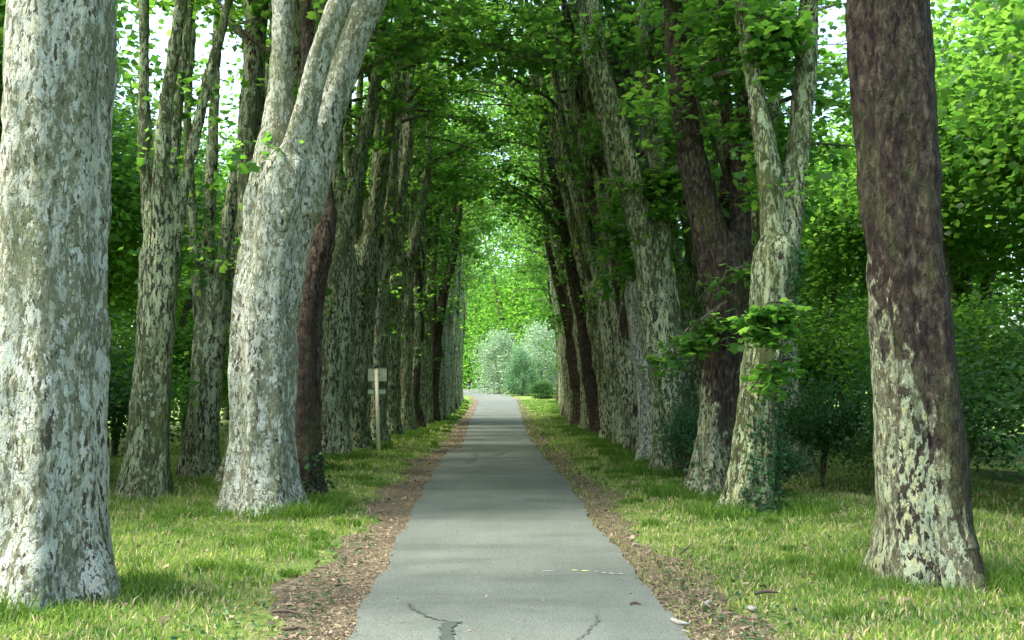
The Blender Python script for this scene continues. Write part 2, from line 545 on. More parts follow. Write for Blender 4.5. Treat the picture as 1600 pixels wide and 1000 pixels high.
o = ribbon('crack', [gp(636, 944), gp(648, 953), gp(662, 962), gp(680, 967), gp(697, 971)], [.012, .03, .02, .022, .02], M['tar'])
o = ribbon('tar_patch', [gp(706, 972), gp(700, 980), gp(697, 990), gp(701, 1004)], [.12, .10, .09, .10], M['tar'], .043)
o = ribbon('crack', [gp(728, 727), gp(737, 719), gp(746, 713), gp(742, 707), gp(760, 702)], [.04, .06, .05, .05, .04], M['tar'])
o = ribbon('crack', [gp(765, 715), gp(780, 711), gp(792, 706), gp(800, 702)], [.05, .06, .05, .04], M['tar'])
o = ribbon('crack', [gp(760, 760), gp(800, 758), gp(850, 761)], [.012, .02, .012], M['tar'])
o = ribbon('crack', [gp(905, 1000), gp(930, 975), gp(934, 960)], [.010, .012, .008], M['tar'])
for (a, b, y_, w, m) in ((847, 866, 893, .02, 'paint'), (893, 903, 892, .05, 'paint_yellow'), (908, 921, 893, .05, 'paint_yellow'),
                         (928, 936, 894, .02, 'paint'), (940, 948, 896, .035, 'paint'), (951, 960, 897, .035, 'paint'), (965, 975, 897.5, .03, 'paint')):
    ribbon('paint_mark', [gp(a, y_), gp((a + b) / 2, y_ + .4), gp(b, y_ + .2)], [w, w * 1.2, w], M[m])


# ------------------------------------------------------------------ leaves
def leaf_template(lobed=True):
    if lobed:
        half = [(0, 0.0), (.52, .14), (.30, .40), (.62, .66), (0, 1.15)]
    else:
        half = [(0, 0), (.42, .45), (0, 1.05)]
    V = []
    L_, R_ = [], []
    V.append((0, half[0][1], 0)); V.append((0, half[-1][1], -.10))
    li = [0]; ri = [0]
    for (x, y) in half[1:-1]:
        V.append((x, y, -.22 * x - .08 * y)); ri.append(len(V) - 1)
        V.append((-x, y, -.22 * x - .08 * y)); li.append(len(V) - 1)
    ri.append(1); li.append(1)
    f1 = ri; f2 = li[::-1]
    return np.array(V, dtype=float), [f1, f2]


LT, LF = leaf_template(True)
ST, SF = leaf_template(False)


def rots(n, tilt, rng):
    """rotation matrices: leaf normals near up, spread by tilt radians"""
    az = rng.uniform(0, 2 * PI, n)
    t = np.abs(rng.normal(0, tilt, n)); ta = rng.uniform(0, 2 * PI, n)
    nx = np.sin(t) * np.cos(ta); ny = np.sin(t) * np.sin(ta); nz = np.cos(t)
    nrm = np.stack([nx, ny, nz], 1)
    d = np.stack([np.cos(az), np.sin(az), -0.35 * np.ones(n)], 1)
    d -= nrm * (d * nrm).sum(1, keepdims=True)
    d /= np.linalg.norm(d, axis=1, keepdims=True) + 1e-9
    s = np.cross(d, nrm)
    return np.stack([s, d, nrm], 2)      # columns


def scatter_mesh(name, pos, size, tilt, tmpl, faces, rng):
    pos = np.asarray(pos); n = len(pos)
    R = rots(n, tilt, rng)
    T = tmpl[None, :, :] * np.asarray(size)[:, None, None]
    W = np.einsum('nij,nvj->nvi', R, T) + pos[:, None, :]
    nv = len(tmpl)
    flat = np.concatenate([np.array(f) for f in faces])
    sizes = np.array([len(f) for f in faces])
    FF = (flat[None, :] + (np.arange(n) * nv)[:, None]).ravel()
    return np_mesh(name, W.reshape(-1, 3), FF, np.tile(sizes, n))


# ------------------------------------------------------------------ plane trees
def trunk_lump(seed, r0, base_z, lobes=5, flute=.05, flare=.38):
    rs = random.Random(seed)
    ph = [rs.uniform(0, 6.28) for _ in range(6)]
    def f(a, z, i):
        h = max(0, z - base_z)
        v = 1 + flare * math.exp(-h / .28) + .12 * math.exp(-h / 1.2)
        v += flute * 1.1 * math.cos(7 * a + ph[4] + h * .2) + (.19 * math.cos(lobes * a + ph[0]) + .10 * math.cos(3 * a + ph[1])) * math.exp(-h / .45)
        v += flute * math.cos(3 * a + ph[2] + h * .35) + flute * .7 * math.cos(5 * a + ph[3] - h * .5) + .035 * math.sin(h * 2.1 + ph[4]) + .03 * math.sin(h * 5 + 2 * a + ph[5])
        return v
    return f


def limb_lump(seed):
    rs = random.Random(seed)
    p = [rs.uniform(0, 6.28) for _ in range(4)]
    return lambda a, z, i: 1 + .06 * math.cos(2 * a + p[0] + z * .6) + .05 * math.sin(z * 2.4 + p[1]) + .04 * math.cos(4 * a + p[2] - z)


def finish_trunk(o, voxel, disp=.05):
    if voxel:
        r = o.modifiers.new('remesh', 'REMESH'); r.mode = 'VOXEL'; r.voxel_size = voxel; r.use_smooth_shade = True
        s = o.modifiers.new('smooth', 'SMOOTH'); s.factor = .5; s.iterations = 4
        tx = bpy.data.textures.get('bark_lumps') or bpy.data.textures.new('bark_lumps', 'CLOUDS')
        tx.noise_scale = .22; tx.noise_depth = 3
        d = o.modifiers.new('lumps', 'DISPLACE'); d.texture = tx; d.strength = disp; d.mid_level = .5; d.texture_coords = 'LOCAL'


def canopy_ok(p):
    # the foliage forms a high vault with clumps and gaps: nothing hangs low over the path or in front of the stems
    c = p.x + .0167 * p.y
    far = min(1, max(0, (p.y - 42) / 20))
    if c < 0:
        lo = 9.4 if c < -2.2 else 8.0
    else:
        lo = 7.2 if c > 2.2 else 8.0
        if p.y < 20 and c > 2.8: lo = 5.9
    if abs(c) < 2.7:
        lo = 8.8 if p.y < 22.5 else (8.6 if 29 < p.y < 33 else (10.6 if p.y < 44 else 9.0))
        if 26 < p.y < 46 and mnoise.noise(Vector((p.x, p.y, p.z)) * 5) > .16: return False
    else:
        lo += far * .6
    if 36 < p.y < 44 and -3.2 < c < -1.0: lo = 5.6          # one low bough on the left
    if p.z < lo + .5 * math.sin(p.y * .7) + .4 * math.sin(p.y * .23 + c): return False
    nz = mnoise.noise(Vector((p.x * .42, p.y * .30, p.z * .55 + 3)))
    return nz > -.08


def grow_branches(stems, base, side, rng, zlo, zhi, n_br, leaves_each, reach=1.0, keep=None):
    """side branches from the stems; returns branch tubes (MB) and leaf positions, all relative to base"""
    mb = MB(); LP = []
    stem_pts = []
    for (pts, rad) in stems:
        for p, r in zip(pts, rad):
            if zlo <= p.z - base.z <= zhi: stem_pts.append((p, r))
    if not stem_pts: return mb, np.zeros((0, 3))
    for b in range(n_br):
        p, r = stem_pts[int(rng.integers(len(stem_pts)))]
        a = rng.normal(0, 1.0) + (0 if rng.random() < .62 else PI)
        d = Vector((math.cos(a) * side, math.sin(a), 0))
        toward = d.x * side > 0.3
        Lb = rng.uniform(1.6, 4.4 if toward else 3.0) * reach
        el = rng.uniform(.05, .7)
        pts = [p.copy()]
        cur = p.copy(); dirv = Vector((d.x, d.y, math.tan(el))).normalized()
        ns = 6
        for k in range(ns):
            dirv = (dirv + Vector((rng.normal(0, .12), rng.normal(0, .12), rng.normal(-.07, .07)))).normalized()
            cur = cur + dirv * Lb / ns
            pts.append(cur.copy())
        if not canopy_ok(pts[-1]): continue
        if keep is not None and not keep(pts[-1]): continue
        r0 = min(r * .45, .025 + Lb * .013)
        pp, rr = pts, [r0 * (1 - .85 * k / ns) for k in range(ns + 1)]
        mb.tube([q_ - base for q_ in pp], rr, 5, cap=False)
        # twigs with leaves
        nt_ = int(rng.integers(4, 7))
        for t in range(nt_):
            f = rng.uniform(.3, 1.0) if t else 1.0
            i = min(ns - 1, int(f * ns)); fr = f * ns - i
            q0 = pts[i].lerp(pts[i + 1], min(1, fr))
            ta = rng.uniform(0, 2 * PI)
            td = Vector((math.cos(ta), math.sin(ta), rng.uniform(-.35, .2)))
            tl = rng.uniform(.5, 1.15)
            q1 = q0 + td * tl
            mb.tube([q0 - base, (q0 + td * tl * .5) - base + Vector((0, 0, .03)), q1 - base], [.012, .009, .004], 3, cap=False)
            m = int(leaves_each / nt_)
            ff = rng.uniform(.1, 1.08, m)
            off = rng.normal(0, 1, (m, 3)) * np.array([.20, .20, .12])
            q0a = np.array(q0 - base); q1a = np.array(q1 - base)
            LP.append(q0a + (q1a - q0a) * ff[:, None] + off)
    P_ = np.concatenate(LP) if LP else np.zeros((0, 3))
    return mb, P_


def epicormic(stems, base, rng, n, z0, z1, each=44):
    out = []
    pts = [(p, r) for (pp, rr) in stems for p, r in zip(pp, rr) if z0 < p.z - base.z < z1]
    if not pts: return np.zeros((0, 3))
    for _ in range(n):
        p, r = pts[int(rng.integers(len(pts)))]
        a = rng.uniform(0, 2 * PI)
        c = np.array(p - base) + np.array([math.cos(a), math.sin(a), 0]) * (r + .18)
        out.append(c + rng.normal(0, 1, (each, 3)) * np.array([.24, .24, .16]))
    return np.concatenate(out)


def ivy_on(stem, base, rng, z0, z1, a0, a1, n, spread=1.0):
    pts, rad = stem
    pos = []
    zs = np.array([p.z - base.z for p in pts])
    for _ in range(n):
        z = z0 + (z1 - z0) * rng.random() ** spread
        i = int(np.argmin(abs(zs - z)))
        a = rng.uniform(a0, a1)
        h = max(0, z)
        r = rad[i] * (1 + .5 * math.exp(-h / .28) + .13 * math.exp(-h / 1.2)) + rng.uniform(.0, .09)
        c = pts[i] - base
        pos.append((c.x + math.cos(a) * r, c.y + math.sin(a) * r, z))
    return np.array(pos)


def grow_tree(name, base, trunk_path, limbs, mat, seed, side, leaf_m, lobed, n_br, leaves_each, zlo=5.5, zhi=17, voxel=None,
              epi=0, epi_z=(3, 8), ivy=None, keep=None, leaf=.135, reach=1.0, nseg=16, step=.25, flute=.07, lump_disp=.05, label=None, cat='tree', group=None):
    rng = np.random.default_rng(seed)
    root = empty(name, base)
    if label: tag(root, label, cat, group)
    tp, tr_ = spline(*trunk_path, step)
    mb = MB()
    mb.tube([p - base for p in tp], tr_, nseg, trunk_lump(seed, tr_[0], 0.0, 5, flute))
    stems = []
    for k, lb in enumerate(limbs):
        lp, lr = spline(*lb, step)
        stems.append((lp, lr))
        mb.tube([p - base for p in lp], lr, max(8, nseg - 4), limb_lump(seed + k))
    t = mb.build('trunk', mat, root)
    finish_trunk(t, voxel, lump_disp)
    bmb, LPs = grow_branches(stems, base, side, rng, zlo, zhi, n_br, leaves_each, reach, keep)
    if bmb.v:
        br = bmb.build('branches', M['branch'], root); br['kind'] = 'stuff'
    ex = epicormic(stems + [(tp, tr_)], base, rng, epi, *epi_z) if epi else np.zeros((0, 3))
    A = np.concatenate([LPs, ex])
    if len(A):
        sz = rng.uniform(.45, 1.25, len(A)) * leaf
        cm = scatter_mesh('crown', A, sz, .75, LT if lobed else ST, LF if lobed else SF, rng)
        cr = link('crown', cm, leaf_m, root); cr['kind'] = 'stuff'
    for iv in (ivy or []):
        ip = ivy_on((tp, tr_), base, rng, *iv)
        im = scatter_mesh('ivy', ip, rng.uniform(.035, .085, len(ip)), 1.3, ST, SF, rng)
        io = link('ivy', im, M['ivy'], root); io['kind'] = 'stuff'
    return root


def px_path(D, rows):
    """rows of (x, y, radius[, dD]) in the photograph at distance D"""
    P_, R_ = [], []
    for r in rows:
        dD = r[3] if len(r) > 3 else 0
        P_.append(at(r[0], r[1], D + dD)); R_.append(r[2])
    return P_, R_


def auto_shape(base, r, side, seed, lean=0.0, fork=None, nst=None, height=16.0, tight=1.0):
    rs = random.Random(seed)
    fork = (fork or rs.uniform(3.6, 6.2)) * .76
    lx = lean * side * (1.3 if side > 0 else 1.9)
    b = Vector(base)
    tp = [b + Vector((0, 0, -.25)), b + Vector((lx * .02, rs.uniform(-.05, .05), .5)), b + Vector((lx * .12 + rs.uniform(-.06, .06), 0, fork * .5)), b + Vector((lx * .3, 0, fork))]
    trd = [r, r * .97, r * .92, r * .97, r * .60]
    tp.append(tp[-1] + Vector((0, 0, .5)))
    limbs = []
    nst = nst or rs.choice([4, 4, 5])
    a0 = rs.uniform(0, 6.28)
    for k in range(nst):
        a = a0 + k * 2 * PI / nst + rs.uniform(-.4, .4)
        out = rs.uniform(.38, .70) * tight
        top = height * rs.uniform(.85, 1.05)
        d = Vector((math.cos(a) * out, math.sin(a) * out, 0))
        c = tp[3]
        rl = r * rs.uniform(.42, .54)
        P_ = [c + d * .12 + Vector((0, 0, -1.5)), c + d * .28 + Vector((0, 0, -.1)), c + d * .75 + Vector((lx * .15, 0, 2.0)),
              c + d * 1.3 + Vector((lx * .5 + rs.uniform(-.3, .3), rs.uniform(-.3, .3), 5)), b + Vector((c.x - b.x, 0, 0)) + d * 1.5 + Vector((lx + rs.uniform(-.4, .4), rs.uniform(-.5, .5), top))]
        limbs.append((P_, [rl * 1.05, rl, rl * .88, rl * .72, .07]))
    return (tp, trd), limbs


ORD = ['nearest', 'second', 'third', 'fourth', 'fifth', 'sixth', 'seventh', 'eighth', 'ninth', 'tenth', 'eleventh', 'twelfth', 'thirteenth', 'fourteenth',
       'fifteenth', 'sixteenth', 'seventeenth', 'eighteenth', 'nineteenth', 'twentieth', 'twenty-first', 'twenty-second', 'twenty-third', 'twenty-fourth', 'twenty-fifth', 'twenty-sixth', 'twenty-seventh']
GL, GR = 'plane trees of the left row', 'plane trees of the right row'


def gbase(x, D):
    X = at(x, 603, D).x
    return Vector((X, D, float(H(X, D))))


# ---- the big forked tree at the left
D = 13.4
b = gbase(414, D)
L1 = px_path(D, [(413, 840, .46), (413, 760, .44), (414, 640, .43), (416, 500, .43), (428, 400, .46), (442, 320, .53), (452, 270, .48), (455, 238, .30)])
L1l = [px_path(D, [(425, 330, .26), (424, 262, .27, .05), (432, 200, .20, .15), (440, 110, .17, .25), (442, 0, .165, .3), (432, -160, .14, .6), (400, -420, .06, 1.5)]),
       px_path(D, [(450, 320, .24), (462, 240, .22, -.2), (481, 165, .18, -.35), (503, 80, .16, -.4), (533, 0, .148, -.4), (575, -120, .13, .3), (600, -400, .05, 1.6)]),
       px_path(D, [(470, 340, .30), (492, 250, .27, .1), (518, 165, .235, .2), (549, 75, .215, .3), (578, 5, .205, .4), (640, -110, .16, .8), (760, -330, .05, 2.0)])]
def clear_near(p):
    return p.y > 15 or p.z > 7.7
T = grow_tree('plane_tree', b, L1, L1l, M['bark_pale'], 101, 1, M['leaf'], True, 46, 200, 6.4, 15, voxel=.035, nseg=28, step=.12, epi=2, epi_z=(4.9, 5.4), keep=clear_near, lump_disp=.045,
              label='thick pale plane tree with three forked limbs beside the lower left verge', group=GL)
# knot and old wound on its trunk
mb = MB()
c = at(438, 345, D - .475) - b
ring = [c + Vector((.085 * math.cos(a) * 1.0, -.02 * math.sin(a * 2), .13 * math.sin(a))) for a in [2 * PI * k / 16 for k in range(17)]]
mb.tube(ring, [.045 + .012 * math.sin(k) for k in range(17)], 8, cap=False)
kn = mb.build('knot', M['bark_pale'], T)
mb = MB()
mb.tube([c + Vector((.01, .10, 0)), c + Vector((.01, -.01, 0)), c + Vector((.01, -.02, 0))], [.10, .085, .05], 12)
mb.build('knot_hollow', M['bark_brown'], kn)

# ---- brown slim trunk just behind it
D = 14.6
b = gbase(484, D)
grow_tree('plane_tree', b, px_path(D, [(486, 815, .24), (482, 770, .22), (478, 700, .215), (479, 600, .205), (483, 500, .195), (494, 420, .19), (505, 375, .175), (509, 345, .11)]),
          [px_path(D, [(486, 470, .15), (500, 400, .165), (510, 345, .155, .1), (506, 290, .14, .4), (492, 200, .13, .6), (480, 60, .11, .8), (470, -200, .05, 1.4)])],
          M['bark_brown'], 102, 1, M['leaf'], True, 22, 150, 7, 15, voxel=.03, nseg=20, step=.12, keep=clear_near,
          ivy=[(0.0, .75, -PI, 0, 420, 1.8)], label='slim dark brown plane tree pressed against the thick forked one at left', group=GL)

# ---- left row, seen as a wall of trunks: (x of foot, distance, radius, lean, material, fork)
left_row = [(395, 17.2, .42, .2, 'bark', 5.2), (462, 19.8, .42, .3, 'bark_mossy', 5.6), (517, 23.2, .42, .5, 'bark', 6.2), (551, 25.9, .44, .6, 'bark_mossy', 6.6), (580, 28.4, .44, .4, 'bark', 5.8),
            (606, 31.2, .44, .2, 'bark_mossy', 6.4), (627, 34, .44, .1, 'bark', 6.0), (644, 37, .42, .1, 'bark_mixed', 5.6), (658, 40.2, .42, .1, 'bark', 5.2), (671, 43.8, .40, .4, 'bark_brown', 4.6), (682, 48, .42, .1, 'bark', 6),
            (691, 52.5, .40, .3, 'bark_pale', 4.8), (698, 57.5, .40, .1, 'bark', 5.4), (704, 63, .40, .1, 'bark_mixed', 4.8), (709, 70, .40, .0, 'bark', 5.2),
            (713, 78, .38, .0, 'bark_mossy', 5.0), (715, 87, .38, -.2, 'bark', 5.0), (717, 96, .38, -.3, 'bark_mixed', 5.5)]
# nearer trees of the row, outside the upright photograph
near_left = [(75, 8.0, .44, .0, 'bark_pale', 10.5)]
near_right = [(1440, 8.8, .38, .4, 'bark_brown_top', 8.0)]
right_row = [(1056, 19.2, .42, .7, 'bark_mossy', 5.0), (1030, 21.6, .42, .6, 'bark_pale', 5.0), (1005, 24, .40, .8, 'bark_mixed', 5.2), (982, 26.6, .40, .8, 'bark', 4.8), (960, 29.3, .40, .8, 'bark_mossy', 5.0),
             (941, 32.3, .40, .8, 'bark_brown', 4.4), (926, 35.5, .40, .6, 'bark', 5.0), (912, 39, .40, .6, 'bark_brown', 4.2), (902, 43, .40, .4, 'bark_mossy', 5.0), (896, 47.5, .40, .4, 'bark', 4.8), (892, 52.5, .42, .3, 'bark_mixed', 4.6),
             (889, 58, .42, .3, 'bark', 4.4), (886, 64, .42, .2, 'bark_mossy', 4.8), (884, 71, .40, .2, 'bark_mixed', 5), (881, 79, .40, .3, 'bark', 5), (878, 88, .40, .2, 'bark_brown', 5)]
LOOK = {'bark': 'grey-green mottled', 'bark_mossy': 'moss-tinted mottled', 'bark_mixed': 'brown and grey mottled', 'bark_brown': 'dark brown', 'bark_pale': 'pale grey', 'bark_brown_top': 'brown-topped'}

protos = {}


def row_tree(x, D, r, lean, mk, fork, side, i, n_first, seed):
    b = gbase(x, D)
    rowname = 'left' if side > 0 else 'right'
    lab = '%s plane tree, %s from the near end of the %s row' % (LOOK[mk], ORD[i], rowname)
    grp = GL if side > 0 else GR
    if D < 40:
        tp, lb = auto_shape(b, r, side, seed, lean, fork, height=15.5, tight=.85)
        if (x, D) == (1030, 21.6):        # the smooth pale limb that leans over the path
            lb[0] = px_path(D, [(1026, 520, .27), (1014, 460, .26, 0), (985, 330, .27, -.5), (955, 200, .26, -.8), (932, 80, .22, -1), (918, 0, .2, -1), (905, -150, .08, -1)])
        near = D < 25
        kp = (lambda p: p.y > 15.5 or p.z > 7.0 or abs(p.x + .25) > 4.2) if D > 12 else (lambda p: p.z > D * .42 + 2.4)
        return grow_tree('plane_tree', b, tp, lb, M[mk], seed, side, M['leaf'], D < 28, 84 if D > 12 else 50, 190, 6.0 if side < 0 else 7.5, 15.5, voxel=.05 if D < 22 else .075,
                         epi=(15 if side < 0 else 6) if D > 12 else 0, epi_z=(4.0, 9.5) if side < 0 else (3, 9), keep=kp, nseg=22 if near else 16, step=.22,
                         ivy=[(0, 2.6, -PI * .75, PI * .1, 1500, 1.1)] if (x, D) == (1056, 19.2) else None, leaf=.135 if D < 28 else .165, label=lab, group=grp)
    key = (mk, int(seed) % 2, side)
    if key in protos:
        src = protos[key]
        root = src.copy(); COL.objects.link(root)
        root.location = b; root.rotation_euler = (0, 0, random.uniform(-.35, .35))
        s = random.uniform(.93, 1.08); root.scale = (s, s, s * 1.32)
        root['label'] = lab
        for ch in list(src.children):
            c_ = ch.copy(); COL.objects.link(c_); c_.parent = root
        return root
    tp, lb = auto_shape(b, r, side, seed, lean, fork, height=15.5)
    root = grow_tree('plane_tree', b, tp, lb, M[mk], seed, side, M['leaf'], False, 76, 165, 6.5 if side < 0 else 7.0, 15.5, nseg=14, step=.4, epi=5, epi_z=(2.5, 8), leaf=.21, label=lab, group=grp)
    protos[key] = root
    if D > 45: root.scale = (1, 1, 1.25)
    return root


for i, a in enumerate(near_left[::-1]):
    row_tree(*a, 1, i, 0, 300 + i)
for i, a in enumerate(left_row):
    row_tree(*a, 1, i + 3, 0, 320 + i)

# ---- the two hand-shaped trees at the lower right
D = 13.3
b = gbase(1176, D)
grow_tree('plane_tree', b, px_path(D, [(1172, 840, .34), (1172, 790, .30), (1178, 720, .27), (1188, 620, .265), (1200, 520, .27), (1210, 430, .30), (1214, 390, .30), (1215, 368, .18)]),
          [px_path(D, [(1212, 430, .24), (1208, 330, .19, .1), (1196, 230, .16, .2), (1180, 140, .13, .3), (1160, 20, .12, .3), (1140, -200, .05, .2)]),
           px_path(D, [(1218, 430, .24), (1232, 330, .2, .2), (1250, 200, .17, .4), (1262, 40, .15, .6), (1270, -260, .05, 1)])],
          M['bark_mossy'], 201, -1, M['leaf'], True, 44, 150, 5.0, 15, voxel=.03, nseg=22, step=.12, epi=3, epi_z=(3.6, 6), keep=lambda p: p.y > 14 or p.z > 6.2 or p.x > 4.2,
          ivy=[(-.1, 3.6, -PI * .42, PI * .35, 1300, 1.3), (0, 1.6, -PI * .7, -PI * .35, 420, 1.6)], label='plane tree with ivy down its right flank at the right edge', group=GR)
D = 15.4
b = gbase(1116, D)
grow_tree('plane_tree', b, px_path(D, [(1108, 805, .38), (1112, 760, .35), (1122, 680, .33), (1130, 590, .33), (1137, 500, .35), (1136, 430, .38), (1132, 390, .40), (1130, 365, .25)]),
          [px_path(D, [(1124, 440, .30), (1108, 360, .27, -.1), (1088, 280, .245, -.2), (1072, 190, .22, -.3), (1058, 90, .18, -.4), (1050, 0, .16, -.4), (1035, -180, .07, -.4)]),
           px_path(D, [(1142, 440, .26), (1152, 360, .23, .1), (1156, 290, .20, .2), (1162, 200, .16, .3), (1172, 80, .12, .3), (1180, -120, .05, .4)]),
           px_path(D, [(1132, 430, .2), (1130, 340, .13, .4), (1140, 240, .11, .5), (1132, 120, .1, .6), (1128, -60, .05, .6)])],
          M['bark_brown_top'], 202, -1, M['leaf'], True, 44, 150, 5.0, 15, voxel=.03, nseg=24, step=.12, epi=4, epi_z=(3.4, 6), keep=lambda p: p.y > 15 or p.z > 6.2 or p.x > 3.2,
          ivy=[(-.1, 1.0, -PI, 0, 300, 1.8), (0, 3.2, -PI * .38, PI * .2, 700, 1.1)], label='plane tree with pale foot and dark brown forked top, left of the ivy-clad one', group=GR)
for i, a in enumerate(near_right[::-1]):
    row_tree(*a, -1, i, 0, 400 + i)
for i, a in enumerate(right_row):
    row_tree(*a, -1, i + 3, 0, 420 + i)
# a second row stands a little further out on each side
for side, D_s in ((-1, (18.2, 20.8, 23.4, 26.5, 30, 34)), (1, (15.5, 19, 22.5, 26.5))):
    for i, D in enumerate(D_s):
        b = Vector((-side * (5.6 + .25 * math.sin(i * 2.1)) - .0167 * D, D, 0)); b.z = float(H(b.x, b.y))
        tp, lb = auto_shape(b, .33, side, 520 + i + (side > 0) * 20, .4, random.uniform(3.6, 5.2), height=15, tight=1.0)
        nm = 'right' if side < 0 else 'left'
        grow_tree('plane_tree', b, tp, lb, M['bark' if i % 2 else 'bark_mossy'], 540 + i + (side > 0) * 20, side, M['leaf'], False, 45, 130, 5.0, 14.5, voxel=.09, epi=14, epi_z=(3.5, 9), nseg=12, step=.35, leaf=.16,
                  keep=lambda p: abs(p.x + .3) > 4.4, label='%s slimmer plane tree standing behind the %s row' % (ORD[i], nm), group='plane trees standing behind the %s row' % nm)


# ------------------------------------------------------------------ sprays hanging low in front of the right row
def spray(parent_label, base_pt, end_pts, seed, n=110, leaf=.13, wide=1.0, sag=.12, r0=.022):
    rng = np.random.default_rng(seed)
    root = empty('leafy_branch', base_pt)
    tag(root, parent_label, 'branch', 'leafy boughs hanging from the two rows')
    mb = MB(); LP = []
    for e in end_pts:
        mid = base_pt.lerp(e, .5) + Vector((0, 0, sag))
        mb.tube([Vector((0, 0, 0)), mid - base_pt, e - base_pt], [r0, r0 * .65, .005], 6, cap=False)
        for k in range(5):
            f = .35 + .13 * k
            q0 = base_pt.lerp(e, f) - base_pt
            q1 = q0 + Vector((rng.normal(0, .22 * wide), rng.normal(0, .22 * wide), rng.uniform(-.12, .05) * wide))
            mb.tube([q0, q1], [.007, .003], 4, cap=False)
            m = n // 5
            t = rng.uniform(0, 1.1, m)[:, None]
            LP.append(np.array(q0) + (np.array(q1 - q0)) * t + rng.normal(0, 1, (m, 3)) * np.array([.09, .09, .05]) * wide)
    s = mb.build('stem', M['branch'], root)
    A = np.concatenate(LP)
    o = link('foliage', scatter_mesh('foliage', A, rng.uniform(.5, 1.1, len(A)) * leaf, .6, LT, LF, rng), M['leaf'], root)
    o['kind'] = 'stuff'


D = 12.2
spray('bright green leafy branch hanging in front of the ivy-clad tree at right', at(1238, 470, D), [at(1165, 505, D - .2), at(1150, 540, D), at(1190, 540, D - .3), at(1205, 500, D)], 61, 150)
spray('small leaf cluster hanging low before the gap between the two right-hand trees', at(1235, 560, D + .5), [at(1170, 612, D), at(1200, 590, D)], 62, 80)
spray('dark drooping leafy branch reaching left from the brown forked right tree', at(1135, 470, 14.9), [at(1075, 550, 14.5), at(1030, 578, 14.3), at(1012, 584, 14.4), at(1090, 560, 14.6)], 63, 110, .13)
spray('leafy twig crossing the brown forked right tree at head height', at(1150, 420, 14.7), [at(1120, 452, 14.5), at(1180, 440, 14.4), at(1200, 425, 14.5)], 64, 40, .12)
spray('short leafy shoot between the pale limb and the brown forked tree', at(1000, 300, 21), [at(960, 330, 20.5), at(1030, 345, 20.6), at(985, 360, 20.5)], 65, 170, .16)


spray('leafy shoots hanging before the mottled trunks right of the pale limb', at(1060, 240, 19), [at(1010, 300, 18.6), at(1050, 320, 18.4), at(1085, 300, 18.8), at(1030, 350, 18.6)], 66, 220, .14, 1.5)
spray('leafy shoots across the foot of the pale limb in the right row', at(1010, 400, 20), [at(955, 395, 19.6), at(985, 425, 19.4), at(1040, 395, 19.8), at(950, 350, 19.8)], 67, 220, .14, 1.5)
spray('dark leafy bough in the upper right corner', at(1225, 40, 14), [at(1130, 60, 13.6), at(1160, 110, 13.8), at(1200, 140, 13.6), at(1215, 60, 13.4), at(1110, 20, 14)], 68, 260, .14, 1.6)
spray('dark leafy bough low on the right, beside the edge trees', at(1215, 200, 14.5), [at(1175, 240, 14), at(1205, 290, 14), at(1180, 330, 14.2), at(1150, 200, 14.4)], 69, 170, .13, 1.3)
spray('big dark bough hanging low from the left row over the path edge', at(655, 300, 41), [at(690, 250, 40), at(720, 290, 39.5), at(700, 340, 40), at(690, 400, 39.8), at(712, 440, 40), at(740, 300, 39), at(780, 285, 39), at(680, 460, 40)], 70, 380, .17, 4.2, .5, .06)
spray('arching dark bough from the right row across the middle of the tunnel', at(905, 400, 33), [at(860, 260, 32), at(810, 250, 31.6), at(770, 275, 31.5), at(840, 210, 32), at(740, 260, 31.2), at(870, 320, 32)], 77, 220, .16, 3.4, .6, .06)
spray('upper bough of the left row with dark leaves beside the trunk wall', at(640, 180, 36), [at(680, 130, 35), at(700, 200, 35), at(660, 230, 35.4), at(720, 160, 34.6)], 78, 420, .16, 3.4, .5, .06)

# ------------------------------------------------------------------ shrubs and trees beyond the rows
def blob_mesh(name, rx, ry, rz_, n, leaf, seed, clumps=26, tilt=.9, lobed=False, full=False):
    rng = np.random.default_rng(seed)
    A = []
    for k in range(clumps):
        v = rng.normal(0, 1, 3); v /= np.linalg.norm(v)
        if v[2] < -.35: v[2] *= -.6
        rr = rng.uniform(.45, .98)
        c = v * rr * np.array([rx, ry, rz_]) + np.array([0, 0, rz_ * .95])
        if full:
            hh = rng.uniform(.02, .95); a_ = rng.uniform(0, 2 * PI); q_ = rng.uniform(.3, .95) * (1 - hh ** 2.2) ** .5
            c = np.array([math.cos(a_) * rx * q_, math.sin(a_) * ry * q_, hh * 2 * rz_])
        s = rng.uniform(.16, .34)
        m = n // clumps
        A.append(c + rng.normal(0, 1, (m, 3)) * np.array([rx, ry, rz_ * .7]) * s)
    A = np.concatenate(A)
    A = A[A[:, 2] > .03]
    return scatter_mesh(name, A, rng.uniform(.6, 1.2, len(A)) * leaf, tilt, LT if lobed else ST, LF if lobed else SF, rng)


def stem_mesh(h, r, seed, n=3):
    rs = random.Random(seed); mb = MB()
    for k in range(n):
        a = rs.uniform(0, 6.28)
        e = Vector((math.cos(a) * h * .25, math.sin(a) * h * .25, h))
        mb.tube([Vector((0, 0, -.1)), e * .45 + Vector((0, 0, .1 * h)), e], [r, r * .7, r * .2], 7, cap=False)
    me = bpy.data.meshes.new('stem'); me.from_pydata(mb.v, [], mb.f); me.polygons.foreach_set('use_smooth', [True] * len(me.polygons)); me.update()
    me.materials.append(M['branch'])
    return me


